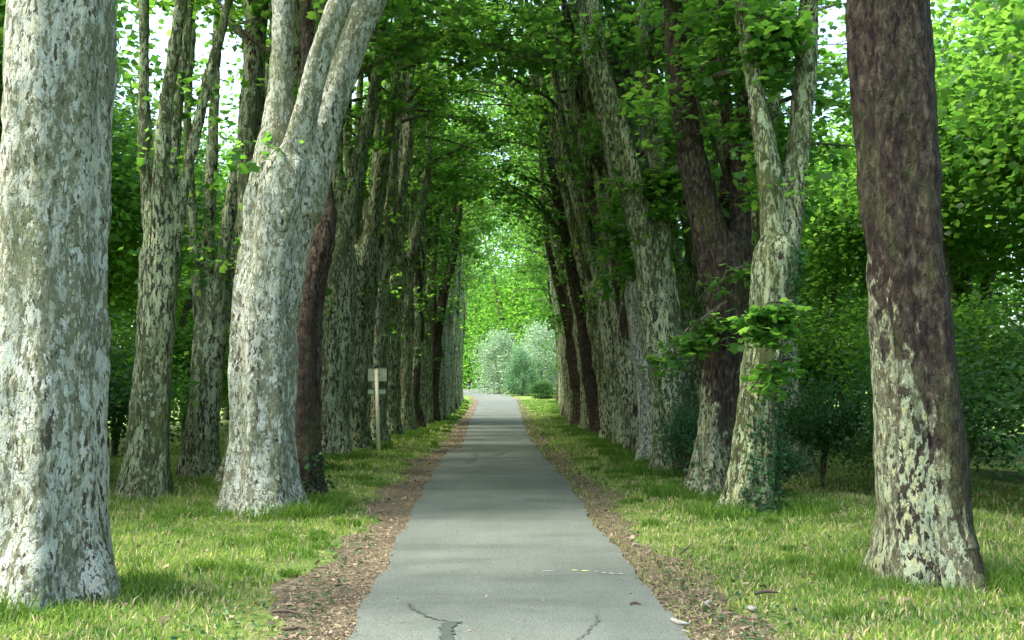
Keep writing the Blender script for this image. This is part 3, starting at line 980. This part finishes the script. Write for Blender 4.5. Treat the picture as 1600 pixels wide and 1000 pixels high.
shrub_meshes = [blob_mesh('shrub_foliage', 1.5, 1.5, 1.3, 9000, .10, s) for s in (1, 2, 3)]
for me in shrub_meshes: me.materials.append(M['leaf'])
tree_meshes = [blob_mesh('tree_foliage', 3.6, 3.6, 4.2, 16000, .21, s, 60) for s in (4, 5, 6)]
for me in tree_meshes: me.materials.append(M['leaf'])
shrub_stem = stem_mesh(1.8, .05, 3, 5); tree_stem = stem_mesh(7.5, .24, 5, 3)


_vm = {}
def variant(me, mat):
    if (me.name, mat.name) not in _vm:
        c_ = me.copy(); c_.materials.clear(); c_.materials.append(mat); _vm[(me.name, mat.name)] = c_
    return _vm[(me.name, mat.name)]


def shrub(loc, s, k, label, name='shrub', cat='shrub', group=None, mat=None, rz=None, tall=1.0):
    root = empty(name, loc, rz if rz is not None else random.uniform(0, 6.28))
    root.scale = (s, s, s * tall)
    tag(root, label, cat, group)
    me = shrub_meshes[k % 3]
    if mat is not None:
        me = variant(me, mat)
    f = link('foliage', me, None, root); f['kind'] = 'stuff'
    link('stem', shrub_stem, None, root)
    return root


def far_tree(loc, s, k, label, group, mat=None, lift=3.0, cat='tree', name='tree'):
    root = empty(name, loc, random.uniform(0, 6.28))
    root.scale = (s, s, s)
    tag(root, label, cat, group)
    me = tree_meshes[k % 3]
    if mat is not None:
        me = variant(me, mat)
    f = link('crown', me, None, root); f.location = (0, 0, lift); f['kind'] = 'stuff'
    link('trunk', tree_stem, None, root)
    return root


def gl(X, Y): return Vector((X, Y, float(H(X, Y))))


for sd_, nm in ((-1, 'left'), (1, 'right')):
    k = 0
    for j, Y in enumerate(np.arange(13, 66, 4.3)):
        X = sd_ * (9.5 + random.uniform(-1, 1.5)) - .0167 * Y
        if sd_ > 0 and Y < 20: X += 4
        shrub(gl(X, Y + random.uniform(-1, 1)), random.uniform(1.1, 1.7), j, '%s leafy shrub of the hedge behind the %s row of trees' % (ORD[k], nm), group='hedge shrubs behind the %s row' % nm)
        k += 1
    k = 0
    for j, Y in enumerate(np.arange(16, 135, 8.5)):
        X = sd_ * (17 + random.uniform(-2, 2.5)) - .0167 * Y
        far_tree(gl(X, Y + random.uniform(-2, 2)), random.uniform(.95, 1.35), j, '%s broad tree standing beyond the hedge on the %s' % (ORD[k], nm), 'trees beyond the hedge on the %s' % nm, lift=random.uniform(.5, 2))
        k += 1

for sd_, nm in ((-1, 'left'), (1, 'right')):
    for k, Y in enumerate((15.5, 20.5, 26, 31.5, 37.5, 44, 51, 58)):
        X = sd_ * (12.6 + random.uniform(-.6, 1.2)) - .0167 * Y
        far_tree(gl(X, Y), random.uniform(.85, 1.0), k + 1, '%s bushy tree rising just behind the %s row' % (ORD[k], nm), 'bushy trees just behind the %s row' % nm, lift=random.uniform(3.4, 4.6))

for k, (X, Y, sc_, lf) in enumerate(((-9.4, 47, 1.2, 5.0), (8.3, 43, 1.2, 4.5), (-17, 21, 1.5, 4.5), (-20, 31, 1.8, 3.5), (-13, 13.5, .95, 6.2), (17, 19, 1.5, 4.5), (20, 30, 1.7, 3.5))):
    far_tree(gl(X, Y), sc_, k, ['tall tree filling the gap behind the slim brown trunk', 'tall tree filling the gap behind the forked brown right tree', 'tall spreading tree showing left of the forked plane tree', 'tallest spreading tree beyond the hedge on the left', 'high-crowned tree beside the near left trunk', 'tall spreading tree showing right of the ivy-clad trunk', 'tallest spreading tree beyond the hedge on the right'][k], 'tall spreading trees', lift=lf)

for k in range(9):
    D_ = 225 + 14 * (k % 3)
    X = at(620 + 45 * k, 603, D_).x
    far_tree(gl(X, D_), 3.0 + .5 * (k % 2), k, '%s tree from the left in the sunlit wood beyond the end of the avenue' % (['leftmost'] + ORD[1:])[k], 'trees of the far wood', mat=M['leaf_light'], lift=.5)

for sd_, nm in ((-1, 'left'), (1, 'right')):
    for k, (X, Y, q_) in enumerate(((10.5, 9.5, 1.2), (8.8, 13.2, 1.1), (12.5, 13.5, 1.5), (7.6, 17.0, .95), (11.0, 17.5, 1.4))):
        shrub(gl(sd_ * X - .2, Y), q_, k, '%s dark bush of the thicket beside the near %s trunks' % (ORD[k], nm), group='thicket bushes on the %s' % nm, mat=M['leaf_dark'])
for k, (X, Y, q_) in enumerate(((5.3, 16.6, .55), (4.9, 19.2, .6), (6.0, 14.6, .6))):
    shrub(gl(X, Y), q_, k, ['dark undergrowth bush filling the gap between the two right-hand trees', 'dark undergrowth bush behind the pale-footed forked tree', 'dark undergrowth bush right of the ivy-clad trunk'][k], mat=M['leaf_dark'], tall=1.3)

# plants at the far end of the avenue
def end_plant(x, ytop, ybase, wpx, D, mat, label, k, kind='shrub'):
    X = at((x), 603, D).x
    z0 = float(H(X, D))
    top = at(x, ytop, D).z
    w = wpx * D / F
    h = top - z0
    root = empty(kind, (X, D, z0), k * 1.3)
    tag(root, label, kind)
    n = 24000 if h > 20 else (16000 if h > 12 else 9000)
    me = blob_mesh('foliage', w / 2, w / 2, h / 2, n, min(.52, max(.12, h * .03)), 50 + k, 90 if h > 12 else 40, full=True)
    me.materials.append(mat)
    f = link('crown' if kind == 'tree' else 'foliage', me, None, root); f['kind'] = 'stuff'
    sm = stem_mesh(h * .7, h * .02, k)
    link('trunk' if kind == 'tree' else 'stem', sm, None, root)
    return root


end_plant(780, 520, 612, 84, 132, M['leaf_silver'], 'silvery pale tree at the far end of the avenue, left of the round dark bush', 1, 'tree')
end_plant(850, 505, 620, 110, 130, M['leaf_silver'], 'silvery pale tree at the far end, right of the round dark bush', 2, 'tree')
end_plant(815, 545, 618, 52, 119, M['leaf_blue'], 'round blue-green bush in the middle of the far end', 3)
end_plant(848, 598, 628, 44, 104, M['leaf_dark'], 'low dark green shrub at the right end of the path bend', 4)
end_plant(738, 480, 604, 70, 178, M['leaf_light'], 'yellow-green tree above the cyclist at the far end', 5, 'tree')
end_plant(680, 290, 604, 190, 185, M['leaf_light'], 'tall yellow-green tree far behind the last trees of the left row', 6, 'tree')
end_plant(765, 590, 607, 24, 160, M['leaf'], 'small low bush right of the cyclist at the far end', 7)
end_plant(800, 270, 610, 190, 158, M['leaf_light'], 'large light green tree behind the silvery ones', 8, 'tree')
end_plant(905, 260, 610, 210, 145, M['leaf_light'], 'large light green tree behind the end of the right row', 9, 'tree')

# dark shrub at the foot of the third right-hand tree
r_ = shrub(gl(at(1068, 603, 18.2).x, 18.2), .27, 1, 'dark shrub with thin stems at the foot of the ivy-dark right tree', mat=M['ivy'], tall=2.1)
r_ = shrub(gl(at(1212, 603, 14.6).x, 14.8), .36, 2, 'low dark shrub behind the ivy-clad tree at the right edge', mat=M['ivy'])

# ------------------------------------------------------------------ signpost seen from behind
D = 25.6
pb = at(592, 707, D)
pb.z = float(H(pb.x, pb.y))
root = empty('signpost', pb)
tag(root, 'cream signpost with two pale panels seen from behind, before the left row', 'signpost')
top = at(588, 574, D)
mb = MB(); mb.tube([Vector((0, 0, -.2)), top - pb], [.055, .05], 14); mb.build('post', M['post'], root)
mb = MB(); tt = top - pb; mb.tube([tt + Vector((0, 0, -.02)), tt + Vector((0, 0, .035))], [.06, .055], 14); mb.build('post_cap', M['black'], root)
def panel(name, x0, x1, y0, y1, mat):
    a = at(x0, y0, D + .09) - pb; c_ = at(x1, y1, D + .09) - pb
    w, h = c_.x - a.x, a.z - c_.z
    mid = (a + c_) / 2
    mb = MB(); mb.box((mid.x, mid.y, mid.z), (w, .012, h)); p_ = mb.build(name, mat, root, False)
    for zz in (a.z - .015, c_.z + .015):
        mb = MB(); mb.box((mid.x, mid.y - .012, zz), (w, .02, .03)); mb.build('rim', M['sign_edge'], p_, False)
    mb = MB(); mb.box((tt.x * .98, mid.y - .025, mid.z), (.16, .03, .04)); mb.build('bracket', M['metal'], p_, False)
panel('sign_panel', 575, 604, 574, 597, M['sign_back'])
panel('direction_panel', 575, 603, 607, 617, M['sign_back'])

# ------------------------------------------------------------------ cyclist far down the path
D = 140
cx = at(733, 603, D).x
cz = float(H(cx, D)) + .035
bike = empty('bicycle', (cx, D, cz))
tag(bike, 'small bicycle ridden towards the camera far down the path', 'bicycle')
for yy in (-.52, .52):
    w = MB(); pts = []
    for k in range(25):
        a = 2 * PI * k / 24; pts.append(Vector((0, yy + .33 * math.cos(a), .34 + .33 * math.sin(a))))
    w.tube(pts, [.022] * 25, 6, cap=False)
    wo_ = w.build('wheel', M['tyre'], bike)
    r = MB()
    for k in range(8):
        a = 2 * PI * k / 8; r.tube([Vector((0, yy, .34)), Vector((0, yy + .32 * math.cos(a), .34 + .32 * math.sin(a)))], [.004, .004], 3)
    r.build('spokes', M['metal'], wo_)
f = MB()
A_, B_, C_, D_ = Vector((0, .52, .34)), Vector((0, .05, .30)), Vector((0, .18, .82)), Vector((0, -.38, .86))
for p, q_ in ((A_, B_), (A_, C_), (B_, C_), (B_, D_), (C_, D_), (D_, Vector((0, -.52, .34)))): f.tube([p, q_], [.018, .018], 8)
f.build('frame', M['metal'], bike)
f = MB(); f.tube([Vector((0, .19, .82)), Vector((0, .20, .95))], [.014, .014], 6); f.tube([Vector((0, .34, .96)), Vector((0, .22, .97)), Vector((0, .06, .96))], [.07, .07, .02], 8); f.build('saddle', M['black'], bike)
f = MB(); f.tube([D_, D_ + Vector((0, -.02, .18))], [.015, .015], 6); f.tube([Vector((-.28, -.34, 1.04)), Vector((-.1, -.42, 1.04)), Vector((.1, -.42, 1.04)), Vector((.28, -.34, 1.04))], [.014] * 4, 6); f.build('handlebar', M['black'], bike)

pe = empty('person', (cx, D, cz))
tag(pe, 'cyclist in dark top and dark trousers riding far down the path', 'person')
def skin_body(name, verts, edges, rads, mat, parent, lv=2):
    me = bpy.data.meshes.new(name); me.from_pydata(verts, edges, []); me.update()
    o = link(name, me, mat, parent)
    s = o.modifiers.new('skin', 'SKIN')
    for i, r in enumerate(rads): me.skin_vertices[0].data[i].radius = (r, r)
    me.skin_vertices[0].data[0].use_root = True
    s.use_smooth_shade = True
    ss = o.modifiers.new('sub', 'SUBSURF'); ss.levels = lv; ss.render_levels = lv
    return o
# body: pelvis, chest, neck, head, arms to the bar, legs to the pedals
bv = [(0, .2, 1.0), (0, .1, 1.2), (0, -.02, 1.42), (0, -.06, 1.52), (0, -.1, 1.64), (0, -.12, 1.72),
      (.19, -.02, 1.42), (.26, -.15, 1.2), (.25, -.34, 1.06), (-.19, -.02, 1.42), (-.26, -.15, 1.2), (-.25, -.34, 1.06),
      (.11, .14, .97), (.12, -.22, .86), (.10, .0, .42), (.10, -.12, .36), (-.11, .14, .97), (-.12, -.15, .66), (-.10, .1, .24), (-.10, -.02, .18)]
be = [(0, 1), (1, 2), (2, 3), (3, 4), (4, 5), (2, 6), (6, 7), (7, 8), (2, 9), (9, 10), (10, 11), (0, 12), (12, 13), (13, 14), (14, 15), (0, 16), (16, 17), (17, 18), (18, 19)]
brd = [.15, .14, .15, .06, .095, .085, .07, .05, .035, .07, .05, .035, .095, .07, .045, .04, .095, .07, .045, .04]
skin_body('body', bv, be, brd, M['skin'], pe)
skin_body('shirt', [(0, .19, 1.05), (0, .1, 1.2), (0, -.02, 1.42), (.19, -.02, 1.42), (.26, -.15, 1.2), (.253, -.29, 1.09), (-.19, -.02, 1.42), (-.26, -.15, 1.2), (-.253, -.29, 1.09)], [(0, 1), (1, 2), (2, 3), (3, 4), (4, 5), (2, 6), (6, 7), (7, 8)], [.165, .16, .17, .09, .065, .05, .09, .065, .05], M['dark_cloth'], pe)
skin_body('trousers', [(0, .2, .99), (.11, .14, .97), (.12, -.22, .86), (.10, -.03, .5), (-.11, .14, .97), (-.12, -.15, .66), (-.10, .06, .3)], [(0, 1), (1, 2), (2, 3), (0, 4), (4, 5), (5, 6)], [.165, .115, .085, .06, .115, .085, .06], M['navy_cloth'], pe)
skin_body('helmet', [(0, -.085, 1.60), (0, -.10, 1.70), (0, -.12, 1.79)], [(0, 1), (1, 2)], [.11, .14, .11], M['hair'], pe)


# ------------------------------------------------------------------ grass, litter, stones, twigs
def n2(X, Y):
    return (np.sin(X * 1.9 + Y * .7 + 1) * np.sin(Y * 1.3 - X * .6) + .6 * np.sin(X * 4.3 - Y * 2.1) * np.sin(Y * 3.1 + X + 2) + .4 * np.sin(X * 9 + Y * 5) * np.sin(Y * 8 - X * 4)) / 2


def blades(name, n, dmin, dmax, side, hmin, hmax, mat, seed, xr=(0, 9), thresh=0.0, wid=.0085, power=1.6, near_only=None):
    rng = np.random.default_rng(seed)
    u = rng.random(n)
    a = 1 - power
    Y = (dmin ** a + u * (dmax ** a - dmin ** a)) ** (1 / a)
    t = xr[0] + (xr[1] - xr[0]) * rng.random(n) ** 1.5
    X = np.where(side < 0, road_l(Y) - t, road_r(Y) + t)
    edge = dirt_w(Y, side)
    g_ = (t - edge) / .35 + n2(X, Y) * 1.6
    keep = (g_ > rng.random(n) * 1.6 + thresh) | ((side > 0) & (rng.random(n) < .10))
    X, Y = X[keep], Y[keep]; n = len(X); t = t[keep]
    Z = H(X, Y) + .0
    sc = np.clip(Y / 14, .75, 5) 
    tall = .75 + .5 * (n2(X * .6, Y * .6) + 1) * np.clip(t / 2.2, .4, 1.5)
    h = rng.uniform(hmin, hmax, n) * tall * np.clip(Y / 18, 1, 1.8)
    w = wid * sc * rng.uniform(.7, 1.4, n)
    az = rng.uniform(0, 2 * PI, n); dx, dy = np.cos(az), np.sin(az)
    lean = rng.uniform(.1, .9, n) * h; la = rng.uniform(0, 2 * PI, n)
    lx, ly = np.cos(la) * lean, np.sin(la) * lean
    P0 = np.stack([X - dx * w, Y - dy * w, Z], 1); P1 = np.stack([X + dx * w, Y + dy * w, Z], 1)
    P2 = np.stack([X + dx * w * .7 + lx * .35, Y + dy * w * .7 + ly * .35, Z + h * .6], 1)
    P3 = np.stack([X - dx * w * .7 + lx * .35, Y - dy * w * .7 + ly * .35, Z + h * .6], 1)
    P4 = np.stack([X + lx, Y + ly, Z + h * .92], 1)
    V = np.stack([P0, P1, P2, P3, P4], 1).reshape(-1, 3)
    base = np.arange(n)[:, None] * 5
    FF = (np.array([0, 1, 2, 3, 3, 2, 4])[None, :] + base).ravel()
    o = link(name, np_mesh(name, V, FF, np.tile([4, 3], n)), mat)
    tag(o, kind='stuff')
    return o


o = blades('grass', 115000, 6.0, 100, -1, .022, .075, M['grass'], 71); tag(o, 'short green grass on the left verge between dirt strip and trees', 'grass')
o = blades('grass', 115000, 6.0, 100, 1, .022, .075, M['grass'], 72); tag(o, 'short green grass on the right verge between dirt strip and trees', 'grass')
o = blades('dry_grass', 26000, 6.0, 60, -1, .03, .09, M['straw'], 73, thresh=-.5); tag(o, 'straw-coloured dry grass among the green of the left verge', 'grass')
o = blades('dry_grass', 30000, 6.0, 60, 1, .03, .09, M['straw'], 74, thresh=-.5); tag(o, 'straw-coloured dry grass among the green of the right verge', 'grass')


def tufts(name, centres, n_each, seed, mat, label):
    rng = np.random.default_rng(seed)
    Vs, Fs, k = [], [], 0
    for (X0, Y0, R, hh) in centres:
        n = n_each
        a = rng.uniform(0, 2 * PI, n); rr = R * np.sqrt(rng.random(n))
        X = X0 + np.cos(a) * rr; Y = Y0 + np.sin(a) * rr * .8; Z = H(X, Y)
        h = hh * rng.uniform(.5, 1.1, n); w = .007 * np.clip(Y / 14, .8, 3) * np.ones(n)
        az = rng.uniform(0, 2 * PI, n); dx, dy = np.cos(az), np.sin(az)
        la = rng.uniform(0, 2 * PI, n); ln = h * rng.uniform(.2, .9, n); lx, ly = np.cos(la) * ln, np.sin(la) * ln
        P = np.stack([np.stack([X - dx * w, Y - dy * w, Z - .02], 1), np.stack([X + dx * w, Y + dy * w, Z - .02], 1),
                      np.stack([X + dx * w * .7 + lx * .35, Y + dy * w * .7 + ly * .35, Z + h * .6], 1), np.stack([X - dx * w * .7 + lx * .35, Y - dy * w * .7 + ly * .35, Z + h * .6], 1),
                      np.stack([X + lx, Y + ly, Z + h * .9], 1)], 1).reshape(-1, 3)
        Vs.append(P); Fs.append((np.array([0, 1, 2, 3, 3, 2, 4])[None, :] + (np.arange(n) * 5 + k)[:, None]).ravel()); k += 5 * n
    o = link(name, np_mesh(name, np.concatenate(Vs), np.concatenate(Fs), np.tile([4, 3], len(centres) * n_each)), mat)
    tag(o, label, 'grass', kind='stuff')


M['grass_dark'] = leaf_mat('grass_long', (.045, .11, .014), (.11, .21, .03), (.11, .28, .02), (.25, .40, .05), .4, .5)
cs = []
for (x, D_, r, *_) in left_row + near_left + [(414, 13.4, .5), (488, 14.6, .3)]:
    b_ = gbase(x, D_)
    for k in range(8):
        a = random.uniform(-PI, .4) if k else -1.2
        cs.append((b_.x + math.cos(a) * (r + .28), b_.y + math.sin(a) * (r + .25), .38, random.uniform(.12, .28)))
for k in range(70):
    Y = 7 * (45 / 7) ** random.random(); t = random.uniform(.7, 3.2)
    cs.append((float(road_l(Y)) - t, Y, random.uniform(.08, .3), random.uniform(.06, .14)))
tufts('grass', cs, 200, 75, M['grass_dark'], 'longer dark green grass round the feet of the left trees')
cs = []
for (x, D_, r, *_) in right_row + near_right + [(1176, 13.3, .4), (1116, 15.4, .45)]:
    b_ = gbase(x, D_)
    for k in range(8):
        a = random.uniform(-PI - .4, 0) if k else -1.9
        cs.append((b_.x + math.cos(a) * (r + .3), b_.y + math.sin(a) * (r + .3), .42, random.uniform(.12, .30)))
for k in range(90):
    Y = 7 * (45 / 7) ** random.random(); t = random.uniform(.7, 3.4)
    cs.append((float(road_r(Y)) + t, Y, random.uniform(.08, .3), random.uniform(.06, .14)))
tufts('grass', cs, 200, 76, M['grass_dark'], 'longer dark green grass round the feet of the right trees')


def litter(name, n, side, seed, label, spread=.45):
    rng = np.random.default_rng(seed)
    u = rng.random(n); a = -.7
    Y = (6.0 ** a + u * (75 ** a - 6.0 ** a)) ** (1 / a)
    W = dirt_w(Y, side)
    t = rng.normal(.45, spread, n) * W
    t = np.abs(t) - .03
    t = np.where(rng.random(n) < .03, -rng.random(n) * 2.2, t)
    X = np.where(side < 0, road_l(Y) - t, road_r(Y) + t)
    on = (X > road_l(Y)) & (X < road_r(Y))
    ok = ~on | (rng.random(n) < .35)
    X, Y, on = X[ok], Y[ok], on[ok]
    Z = H(X, Y) + np.where(on, .040, .030) + rng.uniform(0, .015, len(X)) * (~on)
    sz = rng.uniform(.006, .026, len(X)) * np.clip(Y / 16, 1, 2.5) * np.where(rng.random(len(X)) < .07, 2.3, 1)
    o = link(name, scatter_mesh(name, np.stack([X, Y, Z], 1), sz, .35, ST, SF, rng), M['litter'])
    tag(o, label, 'leaf litter', kind='stuff')


litter('leaf_litter', 16000, -1, 81, 'brown leaf litter along the left edge of the path')
litter('leaf_litter', 17000, 1, 82, 'brown leaf litter along the right edge of the path')


def weeds(name, n, seed, mat, lo, hi, label, cat):
    rng = np.random.default_rng(seed)
    a = -.7
    Y = (6.0 ** a + rng.random(n) * (60 ** a - 6.0 ** a)) ** (1 / a)
    side = np.where(rng.random(n) < .5, -1, 1)
    t = .25 + rng.random(n) ** 1.4 * 5
    X = np.where(side < 0, road_l(Y) - t, road_r(Y) + t)
    ok = n2(X * .8, Y * .8) > -.15 + rng.normal(0, .25, n)
    X, Y = X[ok], Y[ok]
    Z = H(X, Y) + rng.uniform(.03, .06, len(X))
    o = link(name, scatter_mesh(name, np.stack([X, Y, Z], 1), rng.uniform(lo, hi, len(X)), .5, LT, LF, rng), mat)
    tag(o, label, cat, kind='stuff')


_rg = np.random.default_rng(93)
_Y = 7 * (40 / 7) ** _rg.random(170); _f = _rg.random(170); _X = road_l(_Y) * (1 - _f) + road_r(_Y) * _f
tag(link('leaf_scraps', scatter_mesh('leaf_scraps', np.stack([_X, _Y, H(_X, _Y) + .046], 1), _rg.uniform(.008, .035, 170), .25, ST, SF, _rg), M['litter']), 'small brown leaf scraps blown across the asphalt', 'leaf scraps', kind='stuff')
weeds('low_weeds', 9000, 91, M['ivy'], .015, .04, 'small dark broad-leaved weeds scattered through both grass verges', 'weeds')
weeds('fallen_leaves', 700, 92, M['litter'], .03, .07, 'dry brown fallen plane leaves lying in the grass of both verges', 'fallen leaves')


def stone(x, y, s, label, seed, dark=False):
    s *= .72
    D_ = Dg(y, CAMZ - .05)
    p = at(x, y, D_)
    rs = random.Random(seed)
    import bmesh
    bm = bmesh.new(); bmesh.ops.create_icosphere(bm, subdivisions=3, radius=1)
    for v in bm.verts:
        n_ = mnoise.noise(v.co * 1.3 + Vector((seed, 0, 0))) * .45
        v.co = v.co * (1 + n_); v.co.x *= s; v.co.y *= s * .75; v.co.z *= s * .5
    me = bpy.data.meshes.new('stone'); bm.to_mesh(me); bm.free()
    me.polygons.foreach_set('use_smooth', [True] * len(me.polygons))
    o = link('stone', me, M['stone'])
    o.location = (p.x, p.y, float(H(p.x, p.y)) + s * .2 + .02); o.rotation_euler = (0, 0, rs.uniform(0, 6))
    tag(o, label, 'stone')


stone(1106, 940, .055, 'pale stone in the right verge, above the grey twig', 1)
stone(1174, 951, .06, 'pale round stone in the grass at the lower right', 2)
stone(1073, 982, .035, 'small white stone at the right path edge near the bottom', 3)
stone(1070, 999, .04, 'small grey stone at the very bottom of the right path edge', 4)
stone(992, 848, .05, 'flat pale stone in the right dirt strip halfway down', 5)
stone(518, 982, .03, 'small white stone in the left dirt strip near the bottom', 6)
stone(437, 998, .04, 'small stone at the lower left corner of the dirt strip', 7)
stone(615, 785, .04, 'little pale stone in the left dirt strip beside the brown tree', 8)


def twig(pts_px, r, label, mat=None, lift=.05):
    P_ = []
    for (x, y) in pts_px:
        D_ = Dg(y, CAMZ - .05)
        p = at(x, y, D_); P_.append(Vector((p.x, p.y, float(H(p.x, p.y)) + lift)))
    b0 = P_[0].copy()
    mb = MB(); pp, rr = spline([p - b0 for p in P_], [r] * (len(P_) - 1) + [r * .4], .05)
    mb.tube(pp, rr, 6)
    o = mb.build('twig', mat or M['twig'])
    o.location = b0; tag(o, label, 'twig')


twig([(1050, 968), (1062, 973), (1078, 975)], .018, 'grey curved stick at the right path edge near the bottom', M['stone'])
twig([(425, 958), (450, 956), (470, 959)], .014, 'dark twig lying in the lower left dirt')
twig([(440, 983), (460, 982), (470, 980)], .014, 'short dark twig just above the lower left corner')
twig([(1062, 873), (1072, 866), (1082, 858)], .010, 'thin twig sticking up in the right grass', lift=.08)
twig([(985, 943), (993, 941), (1002, 944)], .010, 'small dark twig lying on the asphalt at lower right')
twig([(1180, 933), (1200, 931), (1216, 934)], .016, 'brown stick in the grass at the right edge')

print('tris', sum(len(m.loops) - 2 * len(m.polygons) for m in bpy.data.meshes))
